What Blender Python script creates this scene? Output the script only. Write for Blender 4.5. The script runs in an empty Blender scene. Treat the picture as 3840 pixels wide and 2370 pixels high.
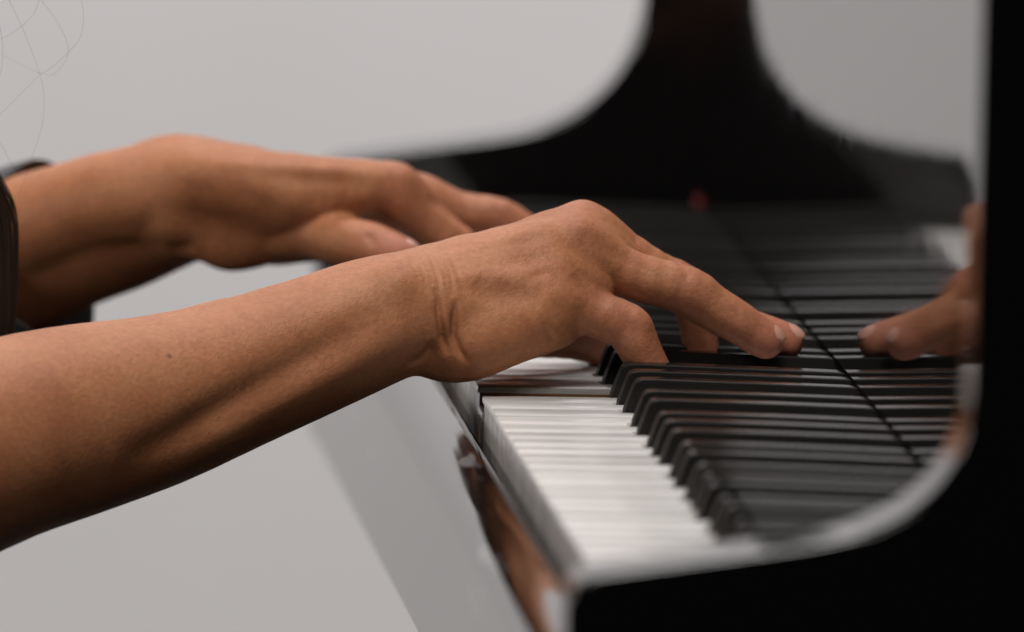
import bpy, bmesh, math, random
import numpy as np
from mathutils import Vector, Matrix

SCN = bpy.context.scene
COL = SCN.collection
MM = 0.001
random.seed(7)

# ------------------------------------------------------------------ camera
CAM_LOC = [-0.46623, -5.51435, 0.70817]
CAM_RIGHT = [0.996894, -0.07523, 0.023285]
CAM_UP = [-0.014799, 0.111462, 0.993659]
CAM_FWD = [0.077348, 0.990917, -0.110002]
LENS = 558.27

cam_data = bpy.data.cameras.new('camera')
cam_data.sensor_fit = 'HORIZONTAL'
cam_data.sensor_width = 36.0
cam_data.lens = LENS
cam_data.clip_start = 0.1
cam_data.clip_end = 200.0
cam_data.dof.use_dof = True
cam_data.dof.focus_distance = 6.15
cam_data.dof.aperture_fstop = 6.8
cam_data.dof.aperture_blades = 7
cam = bpy.data.objects.new('camera', cam_data)
COL.objects.link(cam)
r_, u_, f_ = Vector(CAM_RIGHT), Vector(CAM_UP), Vector(CAM_FWD)
cam.matrix_world = Matrix(((r_.x, u_.x, -f_.x, CAM_LOC[0]), (r_.y, u_.y, -f_.y, CAM_LOC[1]),
                           (r_.z, u_.z, -f_.z, CAM_LOC[2]), (0, 0, 0, 1)))
SCN.camera = cam

# ------------------------------------------------------------------ world, lamps, exposure
world = bpy.data.worlds.new('World')
SCN.world = world
world.use_nodes = True
bg = world.node_tree.nodes['Background']
bg.inputs[0].default_value = (1.0, 0.97, 0.94, 1)
bg.inputs[1].default_value = 0.010

def area(name, loc, target, size, energy, color):
    l = bpy.data.lights.new(name, 'AREA')
    l.shape = 'RECTANGLE'; l.size, l.size_y = size
    l.energy = energy; l.color = color
    o = bpy.data.objects.new(name, l); COL.objects.link(o)
    o.location = loc
    o.rotation_euler = (Vector(target) - Vector(loc)).to_track_quat('-Z', 'Y').to_euler()
    return o
area('stage_lamp_overhead', (-0.30, -0.34, 2.5), (0.0, 0.62, 0.0), (0.7, 0.7), 54, (1.0, 0.965, 0.92))
area('front_fill_light', (-0.9, -3.2, 2.3), (0.0, 0.62, 0.0), (1.0, 1.0), 28, (1.0, 0.95, 0.89))  # broad soft fill added from the camera side, not a fixture of the stage
area('wall_wash_lamp', (0.0, 1.9, 2.8), (0.0, 3.6, 0.2), (3.5, 0.5), 127, (1.0, 0.972, 1.0))
area('side_fill_light', (-3.0, -0.4, 0.9), (0.0, 0.55, 0.0), (0.8, 0.8), 28, (1.0, 0.96, 0.92))  # fill added from the pianist's side to brighten the white key fronts
SCN.view_settings.view_transform = 'Standard'
SCN.view_settings.look = 'None'
SCN.view_settings.exposure = 0.0
SCN.view_settings.gamma = 1.0
SCN.view_settings.use_curve_mapping = False

# ------------------------------------------------------------------ materials
def new_mat(name):
    m = bpy.data.materials.new(name); m.use_nodes = True
    nt = m.node_tree
    return m, nt, nt.nodes['Principled BSDF']
def noise(nt, scale, detail=3, rough=0.5, coord='Object', dist=0.0, vec_scale=None):
    tc = nt.nodes.new('ShaderNodeTexCoord')
    n = nt.nodes.new('ShaderNodeTexNoise')
    n.inputs['Scale'].default_value = scale; n.inputs['Detail'].default_value = detail
    n.inputs['Roughness'].default_value = rough; n.inputs['Distortion'].default_value = dist
    src = tc.outputs[coord]
    if vec_scale:
        mp = nt.nodes.new('ShaderNodeMapping'); mp.inputs['Scale'].default_value = vec_scale
        nt.links.new(src, mp.inputs['Vector']); src = mp.outputs['Vector']
    nt.links.new(src, n.inputs['Vector'])
    return n
def ramp(nt, fac, stops):
    r = nt.nodes.new('ShaderNodeValToRGB')
    el = r.color_ramp.elements
    while len(el) < len(stops): el.new(0.5)
    for e, (pos, c) in zip(el, stops):
        e.position = pos; e.color = c if len(c) == 4 else (*c, 1)
    nt.links.new(fac, r.inputs['Fac'])
    return r
def bump(nt, b, height, strength, dist):
    n = nt.nodes.new('ShaderNodeBump')
    n.inputs['Strength'].default_value = strength; n.inputs['Distance'].default_value = dist
    nt.links.new(height, n.inputs['Height'])
    if b is not None: nt.links.new(n.outputs['Normal'], b.inputs['Normal'])
    return n
def g(v): return (v, v, v, 1)

# black polyester lacquer, with hair scratches and faint orange peel
M_LACQ, nt, b = new_mat('black_lacquer')
b.inputs['Base Color'].default_value = (0.004, 0.0036, 0.0036, 1)
b.inputs['IOR'].default_value = 1.5
n1 = noise(nt, 40, 4, 0.6)
r1 = ramp(nt, n1.outputs['Fac'], [(0.35, g(0.03)), (0.75, g(0.075))])
nt.links.new(r1.outputs['Color'], b.inputs['Roughness'])

# lacquer of the key slip: same paint, worn by sleeves and fingernails
M_SLIP, nt, b = new_mat('worn_black_lacquer')
b.inputs['IOR'].default_value = 2.0
n1 = noise(nt, 30, 5, 0.65, vec_scale=(1, 0.25, 1))
r1 = ramp(nt, n1.outputs['Fac'], [(0.3, g(0.02)), (0.8, g(0.10))])
nt.links.new(r1.outputs['Color'], b.inputs['Roughness'])
n3 = noise(nt, 60, 2, 0.5, vec_scale=(1, 0.12, 1.0))
r3 = ramp(nt, n3.outputs['Fac'], [(0.66, (0.004, 0.0036, 0.0036)), (0.70, (0.16, 0.16, 0.16))])
nt.links.new(r3.outputs['Color'], b.inputs['Base Color'])

# white key tops: aged plastic ivory
M_WHITE, nt, b = new_mat('white_key_plastic')
oi = nt.nodes.new('ShaderNodeObjectInfo')
r1 = ramp(nt, oi.outputs['Random'], [(0.0, (0.52, 0.505, 0.485)), (1.0, (0.64, 0.625, 0.605))])
nt.links.new(r1.outputs['Color'], b.inputs['Base Color'])
n1 = noise(nt, 55, 4, 0.6, vec_scale=(0.5, 1, 1))
r2 = ramp(nt, n1.outputs['Fac'], [(0.3, g(0.12)), (0.75, g(0.26))])
nt.links.new(r2.outputs['Color'], b.inputs['Roughness'])
M_WOOD, nt, b = new_mat('key_stick_wood')
n1 = noise(nt, 90, 4, 0.6, vec_scale=(0.06, 1, 1))
r1 = ramp(nt, n1.outputs['Fac'], [(0.3, (0.20, 0.085, 0.03)), (0.7, (0.34, 0.16, 0.065))])
nt.links.new(r1.outputs['Color'], b.inputs['Base Color']); b.inputs['Roughness'].default_value = 0.6

# black keys: matt ebony
M_BLACK, nt, b = new_mat('ebony_key')
oi = nt.nodes.new('ShaderNodeObjectInfo')
n1 = noise(nt, 70, 4, 0.6, vec_scale=(0.08, 1, 1))
r1 = ramp(nt, n1.outputs['Fac'], [(0.3, (0.006, 0.0055, 0.005)), (0.8, (0.016, 0.0145, 0.013))])
nt.links.new(r1.outputs['Color'], b.inputs['Base Color'])
r2 = ramp(nt, oi.outputs['Random'], [(0.0, g(0.11)), (1.0, g(0.18))])
# playing surface polished by fingers, ends and flanks left matt
ge = nt.nodes.new('ShaderNodeNewGeometry'); sp = nt.nodes.new('ShaderNodeSeparateXYZ')
nt.links.new(ge.outputs['Normal'], sp.inputs[0])
r3 = ramp(nt, sp.outputs['Z'], [(0.90, g(1.0)), (0.98, g(0.0))])
mr = nt.nodes.new('ShaderNodeMix'); mr.data_type = 'RGBA'
nt.links.new(r3.outputs['Color'], mr.inputs['Factor'])
nt.links.new(r2.outputs['Color'], mr.inputs['A']); mr.inputs['B'].default_value = g(0.5)
nt.links.new(mr.outputs['Result'], b.inputs['Roughness'])
b.inputs['Specular IOR Level'].default_value = 0.1

M_FELT, nt, b = new_mat('red_felt')
n1 = noise(nt, 900, 3)
r1 = ramp(nt, n1.outputs['Fac'], [(0.3, (0.11, 0.006, 0.006)), (0.7, (0.2, 0.014, 0.012))])
nt.links.new(r1.outputs['Color'], b.inputs['Base Color']); b.inputs['Roughness'].default_value = 0.95
M_DARK, nt, b = new_mat('dark_key_frame_wood')
n1 = noise(nt, 60, 4, vec_scale=(0.1, 1, 1))
r1 = ramp(nt, n1.outputs['Fac'], [(0.3, (0.02, 0.014, 0.01)), (0.7, (0.045, 0.03, 0.02))])
nt.links.new(r1.outputs['Color'], b.inputs['Base Color']); b.inputs['Roughness'].default_value = 0.8

# painted wall behind the piano
M_WALL, nt, b = new_mat('wall_paint')
n1 = noise(nt, 1.6, 5, 0.6)
r1 = ramp(nt, n1.outputs['Fac'], [(0.3, (0.66, 0.645, 0.635)), (0.7, (0.72, 0.70, 0.69))])
nt.links.new(r1.outputs['Color'], b.inputs['Base Color']); b.inputs['Roughness'].default_value = 0.85
n2 = noise(nt, 180, 3)
bump(nt, b, n2.outputs['Fac'], 0.15, 0.002)

# skin: base tone with mottling, redder where the 'flush' attribute is high (knuckles, fingertips)
M_SKIN, nt, b = new_mat('skin')
n1 = noise(nt, 38, 5, 0.62)
r1 = ramp(nt, n1.outputs['Fac'], [(0.25, (0.335, 0.118, 0.05)), (0.5, (0.415, 0.162, 0.07)), (0.78, (0.465, 0.20, 0.095))])
at = nt.nodes.new('ShaderNodeAttribute'); at.attribute_name = 'flush'
mx = nt.nodes.new('ShaderNodeMix'); mx.data_type = 'RGBA'
nt.links.new(at.outputs['Fac'], mx.inputs['Factor'])
nt.links.new(r1.outputs['Color'], mx.inputs['A']); mx.inputs['B'].default_value = (0.46, 0.165, 0.105, 1)
n5 = noise(nt, 420, 3, 0.6)
r5 = ramp(nt, n5.outputs['Fac'], [(0.3, g(0.78)), (0.7, g(1.0))])
mu = nt.nodes.new('ShaderNodeMix'); mu.data_type = 'RGBA'; mu.blend_type = 'MULTIPLY'; mu.inputs['Factor'].default_value = 1.0
nt.links.new(mx.outputs['Result'], mu.inputs['A']); nt.links.new(r5.outputs['Color'], mu.inputs['B'])
am = nt.nodes.new('ShaderNodeAttribute'); am.attribute_name = 'mole'
mm = nt.nodes.new('ShaderNodeMix'); mm.data_type = 'RGBA'
ml = nt.nodes.new('ShaderNodeMath'); ml.operation = 'MULTIPLY'; ml.inputs[1].default_value = 0.75
nt.links.new(am.outputs['Fac'], ml.inputs[0]); nt.links.new(ml.outputs[0], mm.inputs['Factor'])
nt.links.new(mu.outputs['Result'], mm.inputs['A']); mm.inputs['B'].default_value = (0.07, 0.022, 0.012, 1)
nt.links.new(mm.outputs['Result'], b.inputs['Base Color'])
b.inputs['Roughness'].default_value = 0.56
b.inputs['Specular IOR Level'].default_value = 0.36
b.inputs['Subsurface Weight'].default_value = 0.18
b.inputs['Subsurface Radius'].default_value = (1.0, 0.35, 0.18)
b.inputs['Subsurface Scale'].default_value = 0.004
n3 = noise(nt, 520, 4, 0.65); n4 = noise(nt, 1500, 2, 0.5)
bp1 = bump(nt, None, n3.outputs['Fac'], 0.3, 0.0012)
bp2 = bump(nt, b, n4.outputs['Fac'], 0.3, 0.0005)
nt.links.new(bp1.outputs['Normal'], bp2.inputs['Normal'])

M_NAIL, nt, b = new_mat('fingernail')
b.inputs['Base Color'].default_value = (0.56, 0.29, 0.215, 1)
b.inputs['Roughness'].default_value = 0.3
b.inputs['Subsurface Weight'].default_value = 0.2; b.inputs['Subsurface Scale'].default_value = 0.002

M_CLOTH, nt, b = new_mat('black_sleeve_cloth')
n1 = noise(nt, 1400, 2)
r1 = ramp(nt, n1.outputs['Fac'], [(0.3, (0.006, 0.006, 0.007)), (0.7, (0.022, 0.022, 0.025))])
nt.links.new(r1.outputs['Color'], b.inputs['Base Color']); b.inputs['Roughness'].default_value = 0.75
b.inputs['Sheen Weight'].default_value = 0.3
bump(nt, b, n1.outputs['Fac'], 0.3, 0.0006)
M_STRAND, nt, b = new_mat('fine_hair')
b.inputs['Base Color'].default_value = (0.06, 0.04, 0.028, 1); b.inputs['Roughness'].default_value = 0.4
M_HAIR, nt, b = new_mat('dark_brown_hair')
b.inputs['Base Color'].default_value = (0.016, 0.0085, 0.005, 1); b.inputs['Roughness'].default_value = 0.42

# ------------------------------------------------------------------ helpers
def link(name, me, mat, parent=None):
    o = bpy.data.objects.new(name, me); COL.objects.link(o)
    if mat is not None and not me.materials: me.materials.append(mat)
    if parent is not None: o.parent = parent
    return o
def empty(name, loc, label, cat):
    o = bpy.data.objects.new(name, None); COL.objects.link(o)
    o.empty_display_size = 0.05
    o.location = loc; o['label'] = label; o['category'] = cat
    return o
def bm_mesh(name, bm, smooth=True, angle=35):
    bmesh.ops.recalc_face_normals(bm, faces=bm.faces)
    me = bpy.data.meshes.new(name); bm.to_mesh(me); bm.free()
    if smooth:
        for p in me.polygons: p.use_smooth = True
        try: me.set_sharp_from_angle(angle=math.radians(angle))
        except Exception: pass
    return me
def prism(poly, axis, a, b):
    """extrude a 2D polygon (list of (u,v) in mm) along axis 'y' (u=x,v=z) or 'z' (u=x,v=y) from a to b"""
    bm = bmesh.new()
    def P(u, v, w): return ((u, w, v) if axis == 'y' else (u, v, w))
    A = [bm.verts.new([c * MM for c in P(u, v, a)]) for u, v in poly]
    B = [bm.verts.new([c * MM for c in P(u, v, b)]) for u, v in poly]
    n = len(poly)
    bm.faces.new(A); bm.faces.new(B[::-1])
    for i in range(n): bm.faces.new((A[i], B[i], B[(i + 1) % n], A[(i + 1) % n]))
    bmesh.ops.recalc_face_normals(bm, faces=bm.faces)
    return bm
def box(x0, x1, y0, y1, z0, z1, bev=0, seg=2):
    bm = prism([(x0, z0), (x1, z0), (x1, z1), (x0, z1)], 'y', y0, y1)
    if bev: bmesh.ops.bevel(bm, geom=bm.edges[:], offset=bev * MM, segments=seg, affect='EDGES', profile=0.5)
    return bm
def spline(pts, n):
    """Catmull-Rom through points"""
    pts = [np.array(p, float) for p in pts]
    P = [2 * pts[0] - pts[1]] + pts + [2 * pts[-1] - pts[-2]]
    out = []
    for i in range(1, len(P) - 2):
        for k in range(n):
            t = k / n
            a, b_, c, d = P[i - 1], P[i], P[i + 1], P[i + 2]
            out.append(0.5 * (2 * b_ + (c - a) * t + (2 * a - 5 * b_ + 4 * c - d) * t * t + (3 * b_ - a - 3 * c + d) * t ** 3))
    out.append(pts[-1])
    return out

# ------------------------------------------------------------------ setting: the wall
bm = box(-5200, 5200, 3600, 3720, -1400, 3200)
wall = link('wall', bm_mesh('wall', bm, False), M_WALL)
wall['kind'] = 'structure'

# ------------------------------------------------------------------ the piano
piano = empty('grand_piano', (0.06, 0.6, -0.10), 'black lacquered grand piano seen along its keyboard from the treble end', 'piano')
def part(name, me, mat, parent=piano):
    o = link(name, me, mat)
    o.parent = parent
    o.matrix_parent_inverse = Matrix.Translation(-piano.location)
    return o
def weighted(o):
    m = o.modifiers.new('weighted', 'WEIGHTED_NORMAL'); m.weight = 100; m.keep_sharp = True; m.mode = 'FACE_AREA'
    return o
XF = 139.4           # front face of the fallboard
WP = 23.5            # white key pitch
# key slip: a rail with a rounded upper front edge
prof = [(-4.5, -16.2), (-4.9, -15.3), (-6.0, -15.0)]
for k in range(1, 19):
    th = math.pi / 2 * k / 18
    prof.append((-6 - 18 * math.sin(th), -33 + 18 * math.cos(th)))
prof += [(-24, -50), (-24, -70), (-24, -92), (-22, -96), (-4.5, -96)]
weighted(part('key_slip', bm_mesh('key_slip', prism(prof, 'y', -37.9, 1240.8), True, 50), M_SLIP))
part('key_bed', bm_mesh('key_bed', box(-4.4, 330, -14, 1239, -94, -60), False), M_LACQ)
# arms at each end of the keyboard
def arm(name, prof_pts, y0, y1, rad, label):
    raw = [np.array(p, float) for p in prof_pts]; top = [raw[0]]      # resample evenly
    for p in raw[1:]:
        d = np.linalg.norm(p - top[-1]); m_ = max(1, int(round(d / 2.5)))
        base = top[-1]
        top += [base + (p - base) * (k + 1) / m_ for k in range(m_)]
    n = len(top); nrm = []
    for i in range(n):
        d = top[min(i + 1, n - 1)] - top[max(i - 1, 0)]; d = d / np.linalg.norm(d)
        nrm.append(np.array([-d[1], d[0]]))              # outwards: up and forwards
    steps = 8; ring_spec = [(y0 + rad * (1 - math.sin(a_)), rad * (1 - math.cos(a_))) for a_ in [math.pi / 2 * (1 - k / steps) for k in range(steps + 1)]]
    ring_spec = [(y0 + rad * (1 - math.cos(math.pi / 2 * k / steps)), rad * (1 - math.sin(math.pi / 2 * k / steps))) for k in range(steps + 1)]
    ring_spec += [(y1 - (y - y0), ins) for y, ins in ring_spec[::-1]]
    bm = bmesh.new(); rings = []
    for y, ins in ring_spec:
        pts = [p - q_ * ins for p, q_ in zip(top, nrm)]
        pts = [np.array([pts[0][0], -95.5])] + pts + [np.array([330, top[-1][1]]), np.array([330, -95.5])]
        rings.append([bm.verts.new((p[0] * MM, y * MM, p[1] * MM)) for p in pts])
    m = len(rings[0])
    for r_a, r_b in zip(rings, rings[1:]):
        for i in range(m): bm.faces.new((r_a[i], r_a[(i + 1) % m], r_b[(i + 1) % m], r_b[i]))
    bm.faces.new(rings[0]); bm.faces.new(rings[-1][::-1])
    o = weighted(part('arm', bm_mesh('arm', bm, True, 40), M_LACQ))
    o['label'] = label
    return o
def arm_profile(xf, z_front, rc, slope, arc_from, power, length):
    """front face, rounded nose, gently rising top, then one arc sweeping up to the vertical cheek"""
    al = math.atan(slope); pts = [(xf, -30.0), (xf, -15.0), (xf, z_front - 6)]
    # nose: arc from vertical to the slope direction
    cx = xf + rc
    for k in range(0, 13):
        th = math.pi - (math.pi / 2 - al) * k / 12        # from pointing left to pointing up-left
        pts.append((cx + rc * math.cos(th), z_front + rc * math.sin(th)))
    x0, z0 = pts[-1]
    for k in range(1, 11): pts.append((x0 + (arc_from - x0) * k / 10, z0 + slope * (arc_from - x0) * k / 10))
    x, z = pts[-1]; n = 60                                 # sweep whose direction turns smoothly up to the vertical
    for k in range(n):
        u = ((k + 0.5) / n) ** power; s_ = u * u * (3 - 2 * u)
        th = al + (math.pi / 2 - al) * s_
        x += math.cos(th) * length / n; z += math.sin(th) * length / n
        pts.append((x, z))
    zt = z; x_wall = x
    for k in range(1, 5): pts.append((x_wall, zt + (330 - zt) * k / 4))
    return pts
near_prof = arm_profile(-20.5, 2.0, 13, 0.150, 43, 1.4, 115)
far_prof = arm_profile(-23, 11.5, 14, 0.143, 45, 1.0, 125)
arm('arm', near_prof, -76, -38, 2.2, 'near black arm with curved top at the treble end')
arm('arm', far_prof, 1241, 1276, 2.2, 'far black arm with curved top at the bass end')
part('cheek_block', bm_mesh('cheek_block', box(-3, XF + 10, -37.8, -1.2, -59, 1.0, 1.0), True, 40), M_LACQ)
part('cheek_block', bm_mesh('cheek_block', box(-3, XF + 10, 1226, 1240.8, -59, 1.0, 1.0), True, 40), M_LACQ)
# fallboard, standing upright behind the keys
weighted(part('fallboard', bm_mesh('fallboard', box(XF, XF + 22, -37.5, 1240.5, 11.8, 290, 1.2, 3), True, 60), M_LACQ))
felt = part('felt_strip', bm_mesh('felt_strip', box(XF - 1.2, XF + 1.5, 1226, 1240, 8.0, 11.6, 0.5, 1)), M_FELT)
# keyboard: frame with every key
kb = part('keyboard', bm_mesh('keyboard', box(6, 320, 1.0, 1224, -46, -24), False), M_DARK)
OFFS = {1: 1.5, 3: 3.5, 6: 6.5, 8: 8.5, 10: 10.5}
SEMI = 164.5 / 12
white_pc = [0, 2, 4, 5, 7, 9, 11]
def ycoord(u): return WP - u                      # u: pitch coordinate, C8 left edge at 0
KEY_BACK = 150.0
def white_mesh(pc):
    """key centred on its own left(bass) edge: local v from 0 (bass side) to 23.5; y = -v"""
    i = white_pc.index(pc); base = i * WP
    lo, hi = 0.6, WP - 0.6
    cut_lo = cut_hi = None
    if pc - 1 in OFFS: cut_lo = OFFS[pc - 1] * SEMI + 6.6 - base
    if pc + 1 in OFFS: cut_hi = OFFS[pc + 1] * SEMI - 6.6 - base
    poly = [(0, lo)]
    if cut_lo: poly += [(48.5, lo), (48.5, cut_lo), (KEY_BACK, cut_lo)]
    else: poly += [(KEY_BACK, lo)]
    if cut_hi: poly += [(KEY_BACK, cut_hi), (48.5, cut_hi), (48.5, hi)]
    else: poly += [(KEY_BACK, hi)]
    poly += [(0, hi)]
    poly = [(x, -v) for x, v in poly]
    bm = prism(poly, 'z', -22.0, -2.4)
    for f in bm.faces: f.material_index = 1
    for f in bm.faces:                                # the moulded front is white as well
        if all(v.co.x < 1e-6 for v in f.verts): f.material_index = 0
    t = prism([(x - 0.8 if x < 1 else x, v) for x, v in poly], 'z', -2.4, 0)
    edges = [e for e in t.edges if all(v.co.z > -1e-6 for v in e.verts)]
    bmesh.ops.bevel(t, geom=edges, offset=1.0 * MM, segments=2, affect='EDGES', profile=0.5)
    tm = bpy.data.meshes.new('tmp'); t.to_mesh(tm); t.free(); bm.from_mesh(tm); bpy.data.meshes.remove(tm)
    me = bm_mesh('white_key', bm, True, 40)
    me.materials.append(M_WHITE); me.materials.append(M_WOOD)
    return me
WM = {pc: white_mesh(pc) for pc in white_pc}
pressed = {(4, 5): 7.0, (3, 7): 7.0}                # (octave, pitch class): dip in mm at the front
rng = random.Random(3)
for octv in range(0, 9):
    for i, pc in enumerate(white_pc):
        if octv == 8 and pc != 0: continue
        if octv == 0 and pc < 9: continue
        u = -164.5 * (8 - octv) + i * WP
        me = WM[pc]
        if octv == 8:
            bm = prism([(0, -0.45), (KEY_BACK, -0.45), (KEY_BACK, -WP + 0.45), (0, -WP + 0.45)], 'z', -22, 0)
            me = bm_mesh('white_key', bm, False); me.materials.append(M_WHITE)
        o = link('white_key', me, None)
        o.parent = kb
        o.matrix_parent_inverse = Matrix.Identity(4)
        dip = pressed.get((octv, pc), rng.uniform(-0.35, 0.35))
        o.location = (0.0, ycoord(u) * MM, -dip * MM)
        o.rotation_euler = (rng.uniform(-0.009, 0.009), -dip / 230.0, rng.uniform(-0.0008, 0.0008))
def black_mesh():
    bm = bmesh.new()
    secs = [(49.8, -2.0, 5.9, 5.4), (50.1, 1.0, 5.8, 5.3), (52.6, 8.2, 5.4, 5.0), (53.9, 11.4, 5.2, 4.8), (55.1, 12.7, 5.0, 4.75), (57.0, 13.15, 5.0, 4.75), (62, 13.2, 5.0, 4.75), (100, 12.2, 5.0, 4.75), (KEY_BACK, 10.8, 5.0, 4.75)]
    rings = []
    for x, zt, wb, wt in secs:
        z0 = -6.0
        ring = []
        r = min(0.75, (zt - z0) * 0.2)
        pts = [(-wb - 0.9, z0)]
        pts += [(-wt, zt - r), (-wt + 0.3 * r, zt - 0.3 * r), (-wt + r, zt), (wt - r, zt), (wt - 0.3 * r, zt - 0.3 * r), (wt, zt - r)]
        pts += [(wb + 0.9, z0)]
        rings.append([bm.verts.new((x * MM, y * MM, z * MM)) for y, z in pts])
    n = len(rings[0])
    for a, c in zip(rings, rings[1:]):
        for i in range(n): bm.faces.new((a[i], a[(i + 1) % n], c[(i + 1) % n], c[i]))
    bm.faces.new(rings[0]); bm.faces.new(rings[-1][::-1])
    return bm_mesh('black_key', bm, True, 60)
BM = black_mesh()
for octv in range(0, 8):
    for pc, of in OFFS.items():
        if octv == 0 and pc < 10: continue
        u = -164.5 * (8 - octv) + of * SEMI
        o = weighted(link('black_key', BM, M_BLACK))
        o.parent = kb
        o.matrix_parent_inverse = Matrix.Identity(4)
        o.location = (rng.uniform(-0.5, 0.5) * MM, ycoord(u) * MM, rng.uniform(-0.3, 0.3) * MM)
        o.rotation_euler = (rng.uniform(-0.012, 0.012), rng.uniform(-0.002, 0.002), rng.uniform(-0.002, 0.002))

# ------------------------------------------------------------------ the pianist's arms
RIGHT = {
    'forearm': [[[-284.7, 430.0, -34.3, 44], [-242.9, 480.0, -26.7, 42], [-190.4, 525.0, -13.2, 36.2], [-156.7, 548.0, -6.7, 33], [-124.4, 565.0, -0.5, 29.2], [-85.3, 580.0, 11.8, 25], [-58.7, 588.0, 21.5, 22.3], [-43.5, 592.0, 27.3, 20.4], [-30.1, 595.0, 30.9, 18.8], [-18.3, 597.0, 31.9, 18]], [[-283.5, 470.0, -36.3, 42], [-241.4, 520.0, -28.5, 40], [-188.9, 560.0, -15.1, 34], [-123.0, 590.0, -0.6, 27.5], [-57.3, 610.0, 21.5, 20.5], [-28.5, 618.0, 30.5, 17.5], [-16.5, 622.0, 31.2, 17.5]]],
    'palm': [[[-22.3, 600.0, 31.5, 19], [-13.6, 606.0, 33.1, 18], [-2.8, 612.0, 35.7, 17]], [[-17.5, 612.0, 41.7, 12.5], [10.1, 622.0, 49.9, 10.5], [40.3, 631.0, 61.9, 8.6]], [[-18.1, 602.0, 38.7, 13], [9.1, 607.0, 47.9, 12], [36.0, 615.0, 56.6, 10.3]], [[-17.6, 592.0, 29.9, 14], [6.5, 597.0, 35.4, 12.5], [25.4, 601.0, 38.9, 10.5]], [[-16.3, 628.0, 39.0, 12], [11.6, 640.0, 45.4, 11.5], [41.6, 652.0, 55.1, 9.5]], [[-11.6, 600.0, 19.0, 12], [19.9, 606.0, 27.8, 11.5], [34.8, 612.0, 30.5, 10]], [[-16.8, 592.0, 15.6, 8.6], [-10.2, 590.0, 18.3, 10], [-2.0, 590.0, 21.3, 11.3], [14.8, 594.0, 28.1, 11.5], [26.6, 600.0, 31.2, 11]], [[-4.3, 630.0, 24.3, 14], [24.5, 640.0, 28.8, 12], [34.8, 640.0, 36.3, 10]], [[35.0, 623.0, 59.1, 9], [45.8, 625.0, 53.3, 8.2], [56.4, 626.0, 47.6, 7]], [[25.7, 606.0, 46.2, 10], [35.3, 608.0, 41.9, 8.5], [43.8, 609.0, 38.3, 6.5]]],
    'thumb': [[[-6.7, 640.0, 22.0, 15], [22.8, 668.0, 16.7, 11], [45.7, 690.0, 11.4, 9.2], [66.1, 705.0, 3.1, 8]]],
    'index': [[[41.6, 652.0, 55.1, 9.5], [65.3, 656.0, 43.4, 8.6], [83.5, 658.0, 35.3, 8.4], [87.5, 659.0, 26.6, 7.6], [90.0, 660.0, 14.9, 6.9], [91.9, 660.0, 2.8, 6.3]]],
    'middle': [[[40.3, 631.0, 61.9, 8.6], [60.1, 633.0, 49.2, 8.6], [79.0, 635.0, 36.7, 8.6], [91.2, 636.0, 29.4, 7.8], [103.5, 637.0, 23.0, 7.6], [114.6, 637.0, 19.5, 7.1], [122.0, 637.0, 17.1, 6.7]]],
    'ring': [[[36.0, 615.0, 56.6, 10.3], [56.7, 616.0, 45.0, 9.4], [80.5, 618.0, 38.6, 9.2], [89.6, 619.0, 33.0, 8.3], [99.7, 619.0, 27.0, 8.0], [107.2, 620.0, 22.0, 7.5], [112.2, 620.0, 18.9, 7.0]]],
    'little': [[[25.4, 601.0, 38.9, 10.5], [40.2, 601.0, 32.0, 9.2], [55.5, 602.0, 26.2, 8.8], [58.7, 602.0, 21.9, 8.6], [63.1, 602.0, 13.8, 7.7], [66.9, 602.0, 7.1, 7.3], [71.8, 602.0, -1.8, 6.6]]],
}
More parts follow.
